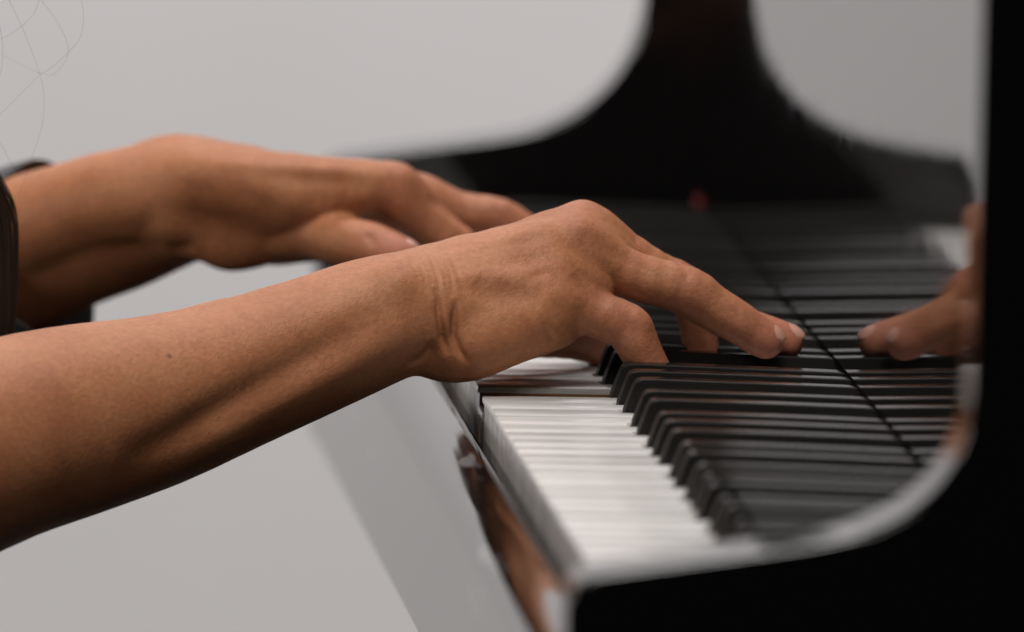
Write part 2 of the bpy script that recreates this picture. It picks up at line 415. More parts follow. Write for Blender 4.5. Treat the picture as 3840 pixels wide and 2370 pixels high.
LEFT = {
    'forearm': [[[-271.1, 927.0, -8.3, 22.539479999999998], [-228.8, 902.0, 9.3, 20.22378], [-176.1, 875.0, 28.8, 17.90808], [-160.3, 863.0, 36.1, 16.36428], [-140.2, 849.0, 45.1, 15.592379999999999], [-125.9, 839.0, 49.6, 14.82048], [-109.6, 836.0, 54.0, 14.415000000000001], [-100.1, 832.0, 53.9, 13.485000000000001]], [[-270.0, 953.0, -26.8, 30.2], [-227.5, 928.0, -9.1, 27.2], [-174.6, 901.0, 10.6, 24.2], [-158.7, 889.0, 18.1, 22.2], [-138.5, 876.0, 28.0, 21.5], [-124.2, 865.0, 35.1, 21.2], [-108.4, 853.0, 43.4, 20.0], [-99.7, 836.0, 46.7, 18]], [[-269.5, 975.0, -18.7, 27.2], [-227.0, 948.0, -0.8, 24.2], [-174.1, 918.0, 19.2, 21.2], [-158.1, 906.0, 26.2, 19.2], [-137.8, 893.0, 34.4, 18.2], [-123.5, 880.0, 39.6, 17.2], [-107.8, 866.0, 46.1, 15.7], [-98.5, 858.0, 47.4, 15.2]], [[-270.4, 944.5, -19.5, 27.217999999999996], [-228.0, 919.5, -1.8, 24.473], [-175.1, 892.5, 17.8, 21.728], [-159.3, 880.5, 25.2, 19.898], [-139.1, 867.0, 34.7, 19.133], [-124.8, 856.5, 40.5, 18.567999999999998], [-108.7, 849.0, 46.8, 17.75], [-99.6, 838.5, 48.4, 16.25]]],
    'palm': [[[-113.4, 846.0, 58.9, 10.5], [-104.2, 838.0, 59.6, 10.8], [-86.3, 830.0, 55.6, 11.5]], [[-99.2, 847.0, 48.8, 19], [-85.3, 844.0, 46.6, 17], [-74.7, 842.0, 48.1, 14]], [[-111.6, 838.0, 55.2, 12], [-97.6, 821.0, 59.2, 11.5], [-72.8, 806.0, 59.6, 10], [-46.1, 803.0, 58.5, 9.2], [-21.7, 807.0, 57.5, 8.9]], [[-96.4, 842.0, 57.4, 12], [-60.0, 838.0, 55.2, 10.5], [-12.1, 836.0, 50.9, 8.7]], [[-95.2, 862.0, 52.1, 12], [-58.5, 860.0, 47.5, 11], [-12.3, 855.0, 44.9, 9]], [[-94.0, 880.0, 44.9, 12], [-57.2, 878.0, 39.1, 12], [-15.3, 872.0, 38.8, 9]], [[-86.9, 830.0, 34.6, 13], [-78.6, 826.0, 37.8, 12.5], [-66.0, 822.0, 41.4, 12]], [[-80.4, 850.0, 35.2, 14], [-48.0, 850.0, 36.8, 12], [-24.4, 850.0, 40.4, 10]], [[-61.7, 808.0, 50.7, 9], [-42.6, 806.0, 50.7, 7.5]], [[-91.9, 842.0, 46.7, 16], [-75.5, 828.0, 46.8, 15], [-61.0, 819.0, 46.9, 13], [-47.3, 814.0, 46.0, 10]], [[-82.8, 815.0, 54.0, 12], [-61.9, 807.0, 53.5, 11], [-40.5, 805.0, 53.0, 8.5]], [[-111.0, 846.0, 47.6, 18.5], [-98.6, 838.0, 48.3, 17.8], [-85.9, 834.0, 47.1, 16]], [[-113.8, 856.0, 50.9, 17.5], [-96.1, 845.0, 51.2, 16], [-81.4, 837.0, 49.8, 14], [-65.9, 827.0, 48.1, 12]]],
    'thumb': [[[-81.6, 830.0, 36.5, 12.5], [-70.3, 822.0, 38.1, 11.8], [-54.0, 808.0, 39.9, 11], [-42.0, 794.0, 37.3, 10.4], [-31.3, 785.0, 35.4, 9.8], [-25.1, 781.0, 33.6, 9.0], [-20.4, 779.0, 32.4, 8.2]]],
    'index': [[[-21.7, 807.0, 57.5, 8.9], [-10.2, 808.0, 47.2, 8.2], [3.7, 810.0, 34.9, 8.2], [14.3, 813.0, 25.5, 7.4], [23.4, 816.0, 12.4, 6.2]]],
    'middle': [[[-12.1, 836.0, 50.9, 8.7], [4.8, 837.0, 45.5, 8.0], [23.5, 838.0, 42.6, 7.8], [35.3, 838.0, 36.1, 7.2], [45.2, 838.0, 28.7, 6.9], [51.9, 838.0, 19.0, 6.1]]],
    'ring': [[[-12.3, 855.0, 44.9, 9], [6.5, 858.0, 39.0, 8], [23.0, 860.0, 34.7, 7.8], [35.1, 861.0, 26.0, 7], [46.3, 862.0, 14.1, 6.1]]],
    'little': [[[-15.3, 872.0, 38.8, 9], [2.6, 878.0, 32.4, 7.6], [16.0, 881.0, 27.9, 7.2], [24.9, 882.0, 20.3, 6.4], [34.0, 884.0, 9.4, 5.6]]],
}
MOLE = [-125.6, 535.8, 19.1]
RIGHT_RELIEF = [
    ([[-21.1, 576.1, 43.0], [-20.3, 575.0, 40.6], [-19.6, 574.1, 38.2], [-19.3, 573.3, 34.7], [-19.0, 573.1, 31.2], [-18.3, 573.4, 27.5], [-17.6, 574.6, 23.8], [-16.7, 575.5, 21.2], [-15.9, 576.1, 18.5], [-15.1, 576.6, 15.9]], -2.2, 1.4),
    ([[-12.6, 576.6, 38.5], [-12.9, 575.7, 35.7], [-13.1, 575.1, 32.8], [-13.3, 575.0, 29.9], [-13.2, 575.2, 26.9], [-13.2, 575.4, 23.8], [-12.0, 575.4, 20.8], [-10.8, 575.6, 17.7], [-8.8, 576.0, 15.3], [-6.7, 577.0, 12.7]], -2.2, 1.5),
    ([[-22.0, 573.7, 22.7], [-22.8, 576.1, 17.5], [-24.9, 576.5, 15.7], [-27.1, 576.7, 14.0], [-31.6, 574.7, 13.1]], -2.4, 2.4),
    ([[-28.8, 579.1, 48.5], [-26.7, 577.0, 46.0], [-24.6, 575.5, 43.5], [-23.5, 574.2, 40.9], [-22.4, 573.5, 38.2]], -0.396, 1.32),
    ([[-21.9, 584.5, 51.3], [-21.0, 581.1, 48.7], [-20.0, 578.5, 45.9], [-19.5, 576.5, 43.1], [-19.0, 575.2, 40.3]], -0.36, 1.32),
    ([[-26.6, 581.5, 50.2], [-24.9, 578.5, 47.4], [-23.2, 576.5, 44.5], [-22.5, 575.0, 41.6], [-21.7, 573.7, 38.6], [-20.9, 573.1, 35.6], [-20.5, 572.8, 32.0], [-19.9, 572.9, 28.4]], -0.288, 1.2),
    ([[-15.4, 585.0, 49.9], [-15.3, 581.9, 47.5], [-15.0, 579.6, 45.0], [-14.7, 577.8, 42.4], [-15.3, 575.8, 39.0], [-15.9, 574.4, 35.5]], -0.288, 1.2),
    ([[-9.3, 582.9, 46.1], [-7.1, 580.3, 42.1], [-3.8, 581.0, 41.7], [-0.4, 581.6, 41.3], [2.9, 582.0, 40.9], [5.7, 582.2, 40.4], [8.4, 582.3, 39.8], [11.2, 582.3, 39.3], [13.9, 582.3, 38.8], [16.3, 582.0, 37.6], [18.7, 581.9, 36.4], [21.2, 582.1, 35.1]], -1.3679999999999999, 5.3999999999999995),
    ([[-11.2, 586.8, 49.8], [-8.5, 586.7, 49.1], [-5.8, 586.4, 48.5], [-3.1, 586.2, 47.8], [-0.4, 586.0, 47.2], [2.3, 585.7, 46.5], [5.0, 585.6, 46.1], [7.7, 585.7, 45.7], [10.4, 585.8, 45.4], [13.2, 586.1, 44.9], [15.9, 586.3, 44.5], [19.0, 586.3, 43.6], [22.2, 586.6, 42.5], [25.3, 587.0, 41.5]], 0.792, 5.3999999999999995),
    ([[21.7, 581.2, 29.7], [22.7, 581.7, 27.2], [23.6, 582.8, 24.6], [27.4, 587.6, 20.7]], -0.72, 1.56),
    ([[27.5, 584.2, 27.8], [30.2, 588.1, 23.5], [41.6, 673.2, 11.2]], -0.864, 1.68),
    ([[17.8, 579.8, 28.1], [19.6, 581.1, 23.9], [22.5, 584.2, 20.4]], -0.432, 1.44),
    ([[-37.9, 570.3, 38.8], [-40.2, 568.9, 36.5], [-42.4, 567.4, 34.2], [-44.7, 566.2, 31.9], [-46.9, 565.1, 30.3], [-49.1, 564.2, 28.7], [-51.3, 563.4, 27.2], [-53.5, 562.5, 25.6], [-55.7, 561.5, 24.0], [-58.3, 560.6, 22.7], [-61.0, 559.7, 21.3], [-63.6, 558.5, 19.9], [-66.2, 557.6, 18.5], [-68.9, 556.5, 17.1], [-71.6, 555.2, 15.7], [-74.3, 554.2, 14.3], [-77.0, 553.0, 12.9], [-79.4, 551.8, 11.6], [-81.9, 550.7, 10.3], [-84.3, 549.6, 8.9], [-86.8, 548.5, 7.6], [-89.3, 547.2, 6.3], [-91.7, 546.0, 5.0], [-94.2, 544.7, 3.7], [-96.6, 543.5, 2.4], [-99.1, 542.2, 1.1], [-101.6, 540.7, -0.2], [-104.0, 539.3, -1.4], [-106.5, 537.9, -2.6], [-109.0, 536.6, -3.8], [-111.4, 535.1, -5.0], [-113.9, 533.5, -6.2], [-116.4, 532.1, -7.4], [-118.8, 530.5, -8.6], [-121.3, 529.0, -9.8], [-123.8, 527.6, -11.0], [-126.2, 525.9, -12.2], [-128.8, 524.3, -13.2], [-131.4, 522.5, -14.2], [-134.0, 520.8, -15.2], [-136.6, 519.0, -16.1], [-139.2, 517.4, -17.1], [-141.8, 515.5, -18.1], [-144.4, 513.8, -19.1], [-147.0, 511.9, -20.1]], -2.9, 7.5),
    ([[-27.3, 570.8, 28.5], [-29.9, 570.1, 27.2], [-32.4, 569.3, 25.9], [-34.9, 568.5, 24.6], [-37.5, 567.5, 23.4], [-40.0, 566.7, 22.1], [-42.5, 566.0, 20.8], [-45.1, 565.2, 19.5], [-47.7, 564.4, 18.1], [-50.3, 563.5, 16.7], [-52.9, 562.7, 15.3], [-55.5, 561.9, 13.9], [-58.1, 561.0, 12.5], [-60.7, 560.1, 11.1], [-63.3, 559.2, 9.8], [-65.9, 558.3, 8.5], [-68.5, 557.2, 7.2], [-71.1, 556.3, 5.8], [-73.7, 555.3, 4.5], [-76.4, 554.3, 3.2], [-78.7, 553.5, 1.9], [-81.0, 552.5, 0.5], [-83.3, 551.6, -0.9], [-85.6, 550.7, -2.2], [-87.9, 549.8, -3.6], [-90.2, 548.7, -4.9], [-92.6, 547.8, -6.3], [-94.9, 546.9, -7.7], [-97.2, 546.0, -9.0], [-99.5, 544.7, -10.2], [-101.8, 543.6, -11.4], [-104.1, 542.6, -12.7], [-106.5, 541.6, -13.9], [-108.8, 540.6, -15.1], [-111.1, 539.3, -16.3], [-113.4, 538.2, -17.5], [-115.7, 537.2, -18.8], [-118.0, 536.0, -20.0], [-120.6, 534.6, -20.9], [-123.2, 533.2, -21.9], [-125.8, 531.6, -22.8], [-128.3, 530.2, -23.8], [-130.9, 528.7, -24.7], [-133.5, 527.1, -25.6], [-136.0, 525.6, -26.6], [-138.6, 523.9, -27.5], [-141.1, 522.5, -28.5]], 1.5, 8),
    ([[-38.2, 577.0, 47.4], [-35.7, 575.3, 45.5]], 2.6, 8),
    ([[12.9, 585.3, 44.0], [15.7, 586.6, 45.0], [18.6, 588.1, 46.1], [22.0, 590.0, 47.0], [25.4, 591.3, 48.0]], -0.36, 1.92),
    ([[34.1, 594.3, 47.6], [35.9, 593.7, 45.3], [37.7, 593.3, 43.1], [39.9, 593.5, 41.0], [42.0, 593.6, 38.9], [44.7, 594.5, 37.7], [47.4, 594.8, 36.4], [50.0, 595.1, 35.2]], -1.44, 4.8),
    ([[-14.0, 591.4, 53.4], [-11.2, 592.8, 54.1], [-8.4, 593.9, 54.8], [-5.5, 594.8, 55.5], [-2.7, 596.0, 56.2], [0.1, 596.7, 57.0], [2.9, 597.3, 57.7], [5.5, 598.0, 58.6], [8.2, 598.9, 59.5], [10.9, 600.3, 60.4], [13.5, 601.5, 61.3], [16.2, 602.5, 62.1], [18.8, 603.3, 63.1], [21.5, 604.7, 64.0], [24.2, 606.4, 64.9], [27.0, 608.9, 65.7], [29.7, 610.1, 66.7], [32.3, 611.0, 67.7], [35.0, 612.7, 68.6]], 0.504, 3.5999999999999996),
    ([[-13.2, 588.1, 51.2], [-10.5, 589.3, 51.4], [-7.9, 590.0, 51.7], [-5.2, 590.7, 52.0], [-2.6, 591.4, 52.3], [0.0, 592.0, 52.6], [2.7, 592.5, 52.9], [5.3, 592.9, 53.2], [7.9, 593.3, 53.5], [10.7, 594.2, 54.0], [13.5, 595.1, 54.5], [16.4, 595.8, 55.0], [19.1, 596.3, 55.5], [21.9, 596.8, 56.0], [24.7, 597.3, 56.5], [27.7, 598.9, 57.7], [30.7, 601.0, 58.8]], 0.576, 3.84),
    ([[-10.8, 594.0, 54.7], [-8.1, 594.2, 55.1], [-5.4, 594.6, 55.4], [-2.7, 595.1, 55.6], [-0.0, 595.4, 55.9], [2.7, 595.6, 56.3], [5.3, 595.8, 56.6], [8.0, 596.1, 56.9], [10.7, 596.8, 57.5], [13.3, 597.6, 58.0], [15.9, 598.3, 58.6], [18.6, 599.0, 59.2], [21.2, 599.4, 59.8], [23.8, 600.1, 60.3]], -0.36, 3.5999999999999996),
    ([[43.0, 604.9, 59.1], [45.6, 605.3, 57.5], [48.3, 605.9, 55.9], [51.0, 606.6, 54.3], [53.7, 607.4, 52.7], [56.7, 608.1, 51.2], [59.6, 608.2, 49.9], [62.5, 608.4, 48.4], [65.4, 608.2, 47.1], [68.2, 608.4, 46.2], [71.0, 608.7, 45.3], [73.8, 608.7, 44.5]], -0.576, 3.0),
    ([[56.9, 593.1, 26.4], [58.0, 593.0, 25.2]], -0.72, 3.84),
    ([[60.6, 595.8, 30.6], [61.6, 595.7, 29.6]], 0.576, 4.8),
    ([[56.6, 687.3, 8.1], [50.3, 595.1, 21.7], [52.2, 593.5, 24.0]], -0.504, 1.56),
    ([[81.9, 654.5, 45.4], [81.4, 612.6, 46.3], [82.3, 609.7, 42.4]], -0.324, 1.2),
    ([[84.4, 658.4, 45.0], [83.4, 613.4, 46.2], [84.2, 610.3, 42.4]], -0.324, 1.2),
    ([[76.4, 616.2, 49.5], [79.5, 611.8, 46.4], [80.2, 609.2, 42.5]], -0.288, 1.2),
    ([[75.7, 632.6, 28.8], [75.1, 609.3, 35.6], [76.6, 608.4, 38.3]], -0.432, 1.56),
    ([[96.8, 611.7, 33.6], [99.4, 611.0, 29.5], [100.0, 610.9, 26.4]], -0.288, 1.2),
    ([[98.9, 612.2, 33.0], [101.3, 611.3, 29.0], [101.9, 611.1, 25.9]], -0.288, 1.2),
    ([[93.8, 616.0, 21.5], [94.9, 611.8, 25.2], [96.4, 611.0, 26.8]], -0.36, 1.44),
    ([[-30.3, 588.0, 53.5], [-29.6, 583.4, 51.6], [-28.8, 580.3, 49.6], [-27.9, 578.0, 47.4], [-27.5, 575.5, 44.3], [-27.0, 573.6, 41.2]], -0.4, 1.0),
    ([[-27.8, 585.6, 52.6], [-26.5, 581.3, 50.1], [-25.2, 578.4, 47.4], [-24.9, 576.1, 44.5], [-24.6, 574.5, 41.6], [-24.3, 573.2, 38.6]], -0.4, 1.0),
    ([[-25.2, 583.8, 51.6], [-23.8, 581.2, 49.5], [-22.4, 579.2, 47.3], [-22.0, 576.6, 44.3], [-21.5, 574.9, 41.1]], -0.4, 1.0),
    ([[-22.2, 589.1, 53.5], [-21.4, 585.0, 51.6], [-20.6, 582.1, 49.5], [-19.7, 579.9, 47.3], [-19.4, 577.6, 44.5], [-19.2, 575.8, 41.5], [-18.8, 574.6, 38.6]], -0.4, 1.0),
    ([[-19.6, 587.5, 52.5], [-18.3, 583.7, 49.9], [-16.9, 580.8, 47.3], [-16.5, 578.3, 44.2], [-16.1, 576.4, 41.0]], -0.4, 1.0),
    ([[-16.9, 586.7, 51.4], [-15.6, 584.0, 49.3], [-14.1, 582.0, 47.2], [-13.9, 579.6, 44.3], [-13.6, 577.7, 41.4], [-13.3, 576.3, 38.5]], -0.4, 1.0),
    ([[-13.9, 591.5, 53.4], [-13.1, 588.4, 51.3], [-12.2, 585.6, 49.2], [-11.4, 583.1, 47.1], [-11.0, 580.3, 44.0], [-10.5, 578.4, 40.9]], -0.4, 1.0),
    ([[34.7, 607.1, 65.5], [37.2, 605.9, 64.1]], 1.0, 5),
    ([[17.2, 591.1, 49.8], [20.1, 592.1, 50.1], [23.0, 592.9, 50.4], [25.9, 593.5, 50.8], [28.8, 594.4, 51.1], [32.0, 596.4, 52.0], [35.3, 598.8, 52.8]], 0.6, 4),
    ([[21.0, 584.8, 40.6], [23.9, 585.4, 40.1], [26.7, 586.5, 39.5], [29.6, 587.6, 38.9], [32.8, 588.7, 37.8], [36.0, 589.8, 36.7], [39.3, 590.9, 35.5]], 0.8, 4.5),
]
LEFT_RELIEF = [
    ([[-115.0, 816.9, 60.8], [-111.9, 814.1, 59.0], [-108.8, 811.7, 57.2], [-106.2, 809.9, 57.1], [-103.6, 808.7, 57.0], [-101.0, 807.4, 56.9], [-98.4, 805.8, 56.9], [-95.6, 803.6, 57.3], [-92.8, 801.7, 57.6], [-89.9, 800.2, 58.0], [-87.1, 799.1, 58.3], [-83.9, 797.7, 57.0], [-80.8, 796.2, 55.8], [-77.6, 795.2, 54.5], [-74.9, 794.8, 53.1], [-72.2, 794.4, 51.7], [-69.5, 794.1, 50.3], [-66.8, 793.9, 48.9]], -0.6, 6),
    ([[-112.9, 817.0, 64.1], [-110.1, 814.0, 63.7], [-107.2, 811.5, 63.2], [-104.3, 809.5, 62.7], [-101.4, 807.8, 62.2], [-98.5, 805.7, 61.7], [-95.6, 803.8, 61.6], [-92.7, 801.9, 61.5], [-89.8, 800.4, 61.4], [-86.9, 799.3, 61.3], [-84.0, 798.0, 61.1], [-81.5, 796.5, 60.3], [-79.0, 795.4, 59.5], [-76.4, 794.3, 58.7], [-73.9, 793.8, 57.8], [-71.3, 793.3, 57.0], [-69.0, 792.8, 55.7], [-66.7, 792.4, 54.4], [-64.4, 792.2, 53.2], [-62.0, 792.2, 51.9], [-59.7, 792.4, 50.5], [-57.3, 792.6, 49.2]], 0.84, 5.625),
    ([[-109.4, 829.2, 27.8], [-106.3, 826.1, 29.0], [-103.3, 823.5, 30.1], [-99.5, 823.1, 28.6]], -1.4, 4.375),
    ([[-129.8, 831.1, 32.2], [-126.9, 830.0, 32.9], [-124.0, 829.2, 33.5], [-121.1, 828.0, 34.2], [-118.3, 825.9, 35.1], [-115.7, 823.8, 35.9], [-113.2, 821.9, 36.6], [-110.6, 820.1, 37.4], [-108.0, 818.8, 38.1]], 0.84, 5.0),
    ([[-45.7, 791.9, 53.2], [-43.1, 792.5, 51.9], [-40.5, 793.2, 50.7], [-37.9, 794.3, 49.3], [-35.3, 796.1, 47.7], [-32.5, 800.1, 45.9], [-27.4, 836.5, 40.7]], -1.0499999999999998, 6.25),
    ([[-14.9, 798.9, 61.0], [-13.0, 798.3, 57.9], [-11.0, 798.5, 54.7], [-8.8, 799.5, 52.5], [-6.5, 800.3, 50.3], [-4.2, 801.3, 48.0]], -0.5599999999999999, 3.75),
    ([[-104.7, 811.8, 66.9], [-102.1, 810.4, 66.8], [-99.5, 809.0, 66.8], [-96.9, 807.1, 66.8], [-94.4, 805.4, 66.8], [-91.8, 803.7, 66.8], [-89.2, 802.4, 66.7], [-86.6, 801.4, 66.7], [-83.9, 800.4, 66.6], [-81.4, 799.0, 66.5], [-78.7, 797.8, 66.5], [-76.1, 796.7, 66.4], [-73.5, 796.1, 66.3], [-70.8, 795.8, 66.2], [-68.2, 795.3, 66.2], [-65.6, 794.8, 66.1], [-62.9, 794.4, 66.1], [-60.2, 794.2, 66.0], [-57.6, 794.2, 65.9], [-54.9, 794.2, 65.8], [-52.2, 794.2, 65.7], [-49.5, 794.2, 65.7], [-46.9, 794.2, 65.6], [-44.2, 794.5, 65.4], [-41.5, 794.8, 65.3], [-38.6, 795.0, 65.1], [-35.7, 795.3, 64.8], [-32.8, 795.6, 64.6], [-29.9, 796.2, 64.3], [-27.0, 797.2, 64.0], [-24.1, 797.7, 63.7]], 0.9, 3.2),
    ([[-23.0, 799.3, 65.1], [-19.8, 799.0, 64.2]], 1.4, 6),
    ([[-47.8, 789.7, 45.4], [-44.8, 786.7, 44.7], [-41.7, 783.9, 43.9]], 0.8, 5),
    ([[-73.5, 794.4, 62.7], [-70.9, 793.9, 62.5], [-68.2, 793.4, 62.4], [-65.6, 792.8, 62.2], [-63.0, 792.2, 62.0], [-60.3, 791.9, 61.8], [-57.6, 791.9, 61.6], [-54.9, 792.0, 61.4], [-52.3, 791.7, 61.2], [-49.6, 791.7, 61.0], [-46.9, 791.7, 60.7], [-44.2, 791.9, 60.5], [-41.5, 792.4, 60.2], [-38.8, 792.7, 59.9], [-36.1, 793.0, 59.7], [-33.4, 793.4, 59.4], [-30.7, 794.0, 59.1]], -0.8, 3.5),
    ([[-8.7, 800.4, 55.0], [-4.2, 803.5, 52.1], [-1.9, 805.1, 50.2], [0.4, 805.6, 48.4], [2.6, 806.5, 46.5], [4.8, 806.7, 44.7], [7.1, 807.9, 42.8], [9.3, 808.5, 41.0]], -1.2, 3),
    ([[-33.5, 778.3, 42.5], [-31.5, 775.3, 39.7], [-31.0, 773.8, 36.6]], -0.6, 1.4),
    ([[-35.1, 778.7, 42.2], [-33.1, 775.7, 39.4], [-32.6, 774.3, 36.3]], -0.6, 1.4),
    ([[21.6, 832.1, 48.4], [24.3, 832.1, 47.9]], 1.0, 5),
]
HAIR = {
    'a': [[-186.5, 650.0, 150.3], [-184.6, 650.0, 144.9], [-178.0, 650.0, 131.5], [-171.9, 650.0, 115.5], [-170.2, 650.0, 106.5], [-171.0, 650.0, 94.8], [-175.7, 650.0, 79.4], [-179.5, 650.0, 67.7]],
    'b': [[-174.1, 665.0, 148.2], [-171.3, 665.0, 143.7], [-165.8, 665.0, 136.6], [-161.1, 665.0, 127.7], [-160.8, 665.0, 121.4], [-165.4, 665.0, 115.0], [-170.8, 665.0, 114.9], [-177.1, 665.0, 117.5], [-187.1, 665.0, 122.3], [-192.5, 665.0, 124.0]],
    'c': [[-157.9, 640.0, 151.6], [-156.9, 640.0, 146.3], [-155.9, 640.0, 139.1], [-157.9, 640.0, 130.1], [-167.5, 640.0, 120.1], [-172.8, 640.0, 116.4], [-180.7, 640.0, 108.2], [-187.7, 640.0, 100.9], [-192.1, 640.0, 95.5]],
    'd': [[-171.9, 655.0, 150.0], [-172.7, 655.0, 144.6], [-175.3, 655.0, 138.3], [-182.3, 655.0, 131.9], [-187.6, 655.0, 129.1], [-193.0, 655.0, 127.7]],
    'e': [[-189.2, 645.0, 139.9], [-187.2, 645.0, 129.2], [-186.9, 645.0, 123.8], [-187.4, 645.0, 117.5], [-189.5, 645.0, 112.1]],
    'f': [[-192.2, 660.0, 97.1], [-186.6, 660.0, 88.1], [-181.0, 660.0, 78.3], [-176.4, 660.0, 72.1]],
}
LOCK = [[-213.1, 683.0, 101.5], [-205.5, 683.0, 86.9], [-198.7, 683.0, 74.4], [-193.0, 683.0, 64.9], [-190.0, 683.0, 55.9], [-188.7, 683.0, 42.3], [-188.5, 683.0, 24.2], [-190.1, 683.0, 8.7], [-196.1, 683.0, -16.2]]
SLEEVE = [[-164.8, 884.0, 22.1], [-139.1, 866.0, 33.4]]
SLEEVE_R = 32.2

RIGHT['mole'] = MOLE
class Field:
    """signed distance volume, millimetres"""
    def __init__(s, lo, hi, h):
        s.lo = np.array(lo, np.float32); s.h = h
        s.n = np.ceil((np.array(hi) - s.lo) / h).astype(int) + 1
        s.d = np.full(s.n, 60.0, np.float32)
        s.ax = [s.lo[i] + h * np.arange(s.n[i], dtype=np.float32) for i in range(3)]
    def cone(s, a, b, ra, rb, k, kfun=None):
        a = np.array(a, np.float32); b = np.array(b, np.float32)
        m = max(ra, rb) + 12
        i0 = np.clip(((np.minimum(a, b) - m - s.lo) / s.h).astype(int), 0, s.n)
        i1 = np.clip(((np.maximum(a, b) + m - s.lo) / s.h).astype(int) + 1, 0, s.n)
        if (i1 <= i0).any(): return
        sl = tuple(slice(p, q_) for p, q_ in zip(i0, i1))
        X = s.ax[0][sl[0]][:, None, None] - a[0]; Y = s.ax[1][sl[1]][None, :, None] - a[1]; Z = s.ax[2][sl[2]][None, None, :] - a[2]
        ab = b - a; L2 = float(ab @ ab) + 1e-6
        t = np.clip((X * ab[0] + Y * ab[1] + Z * ab[2]) / L2, 0, 1)
        d = np.sqrt((X - t * ab[0]) ** 2 + (Y - t * ab[1]) ** 2 + (Z - t * ab[2]) ** 2) - (ra + (rb - ra) * t)
        if kfun is not None:
            c, k0, k1, r0 = kfun
            dist = np.sqrt((X + a[0] - c[0]) ** 2 + (Y + a[1] - c[1]) ** 2 + (Z + a[2] - c[2]) ** 2)
            k = k1 + (k0 - k1) * np.clip(1 - (dist - r0) / 10, 0, 1)
        D = s.d[sl]
        hh = np.clip(0.5 + 0.5 * (D - d) / k, 0, 1)
        s.d[sl] = D * (1 - hh) + d * hh - k * hh * (1 - hh)
    def mesh(s):
        d = s.d; n = s.n
        ins = d < 0
        corners = [(i, j, k) for i in (0, 1) for j in (0, 1) for k in (0, 1)]
        def sub(arr, c): return arr[c[0]:n[0] - 1 + c[0], c[1]:n[1] - 1 + c[1], c[2]:n[2] - 1 + c[2]]
        cnt = sum(sub(ins, c).astype(np.int8) for c in corners)
        act = (cnt > 0) & (cnt < 8)
        idx = np.argwhere(act)
        vid = np.full(act.shape, -1, np.int64); vid[act] = np.arange(len(idx))
        val = {c: d[idx[:, 0] + c[0], idx[:, 1] + c[1], idx[:, 2] + c[2]] for c in corners}
        acc = np.zeros((len(idx), 3)); w = np.zeros(len(idx))
        for c in corners:
            for ax in range(3):
                if c[ax] == 0:
                    e = list(c); e[ax] = 1; e = tuple(e)
                    v0, v1 = val[c], val[e]
                    m = (v0 < 0) != (v1 < 0)
                    t = np.where(m, v0 / np.where(m, v0 - v1, 1), 0)
                    pnt = np.tile(np.array(c, float), (len(idx), 1)); pnt[:, ax] += t
                    acc[m] += pnt[m]; w[m] += 1
        V = (idx + acc / w[:, None]) * s.h + s.lo
        quads = []
        for ax in range(3):
            o1, o2 = [(1, 2), (2, 0), (0, 1)][ax]
            sl0 = [slice(1, n[0] - 1), slice(1, n[1] - 1), slice(1, n[2] - 1)]; sl1 = list(sl0)
            sl0[ax] = slice(0, n[ax] - 1); sl1[ax] = slice(1, n[ax])
            a, c = ins[tuple(sl0)], ins[tuple(sl1)]
            for flip, m in ((False, a & ~c), (True, ~a & c)):
                p = np.argwhere(m)
                for q_ in range(3):
                    if q_ != ax: p[:, q_] += 1
                def cell(da, db):
                    r = p.copy(); r[:, o1] -= da; r[:, o2] -= db
                    return vid[r[:, 0], r[:, 1], r[:, 2]]
                qd = np.stack([cell(1, 1), cell(0, 1), cell(0, 0), cell(1, 0)], 1)
                quads.append(qd[:, ::-1] if flip else qd)
        F = np.concatenate(quads)
        F = F[(F >= 0).all(1)]
        return V, F
def smooth(V, F, it, lam=0.5, mu=-0.52):
    E = np.concatenate([F[:, [0, 1]], F[:, [1, 2]], F[:, [2, 3]], F[:, [3, 0]]])
    nV = len(V); deg = np.bincount(E[:, 0], minlength=nV) + np.bincount(E[:, 1], minlength=nV)
    for i in range(it):
        for l in (lam, mu):
            A = np.stack([np.bincount(E[:, 0], V[E[:, 1], c], nV) + np.bincount(E[:, 1], V[E[:, 0], c], nV) for c in range(3)], 1)
            V = V + l * (A / deg[:, None] - V)
    return V
def vnormals(V, F):
    fn = np.cross(V[F[:, 2]] - V[F[:, 0]], V[F[:, 3]] - V[F[:, 1]])
    N = np.stack([sum(np.bincount(F[:, k], fn[:, c], len(V)) for k in range(4)) for c in range(3)], 1)
    return N / (np.linalg.norm(N, axis=1, keepdims=True) + 1e-9)
def seg_dist(V, line):
    """distance to a polyline and position along it (0..1)"""
    L = [np.array(p[:3], float) for p in line]
    cum = np.concatenate([[0], np.cumsum([np.linalg.norm(b - a) for a, b in zip(L, L[1:])])])
    best = np.full(len(V), 1e9); pos = np.zeros(len(V))
    for i, (a, b) in enumerate(zip(L, L[1:])):
        ab = b - a
        t = np.clip((V - a) @ ab / (ab @ ab + 1e-9), 0, 1)
        d = np.linalg.norm(V - a - t[:, None] * ab, axis=1)
        m = d < best
        best[m] = d[m]; pos[m] = (cum[i] + t[m] * (cum[i + 1] - cum[i])) / (cum[-1] + 1e-9)
    return best, pos, cum[-1]

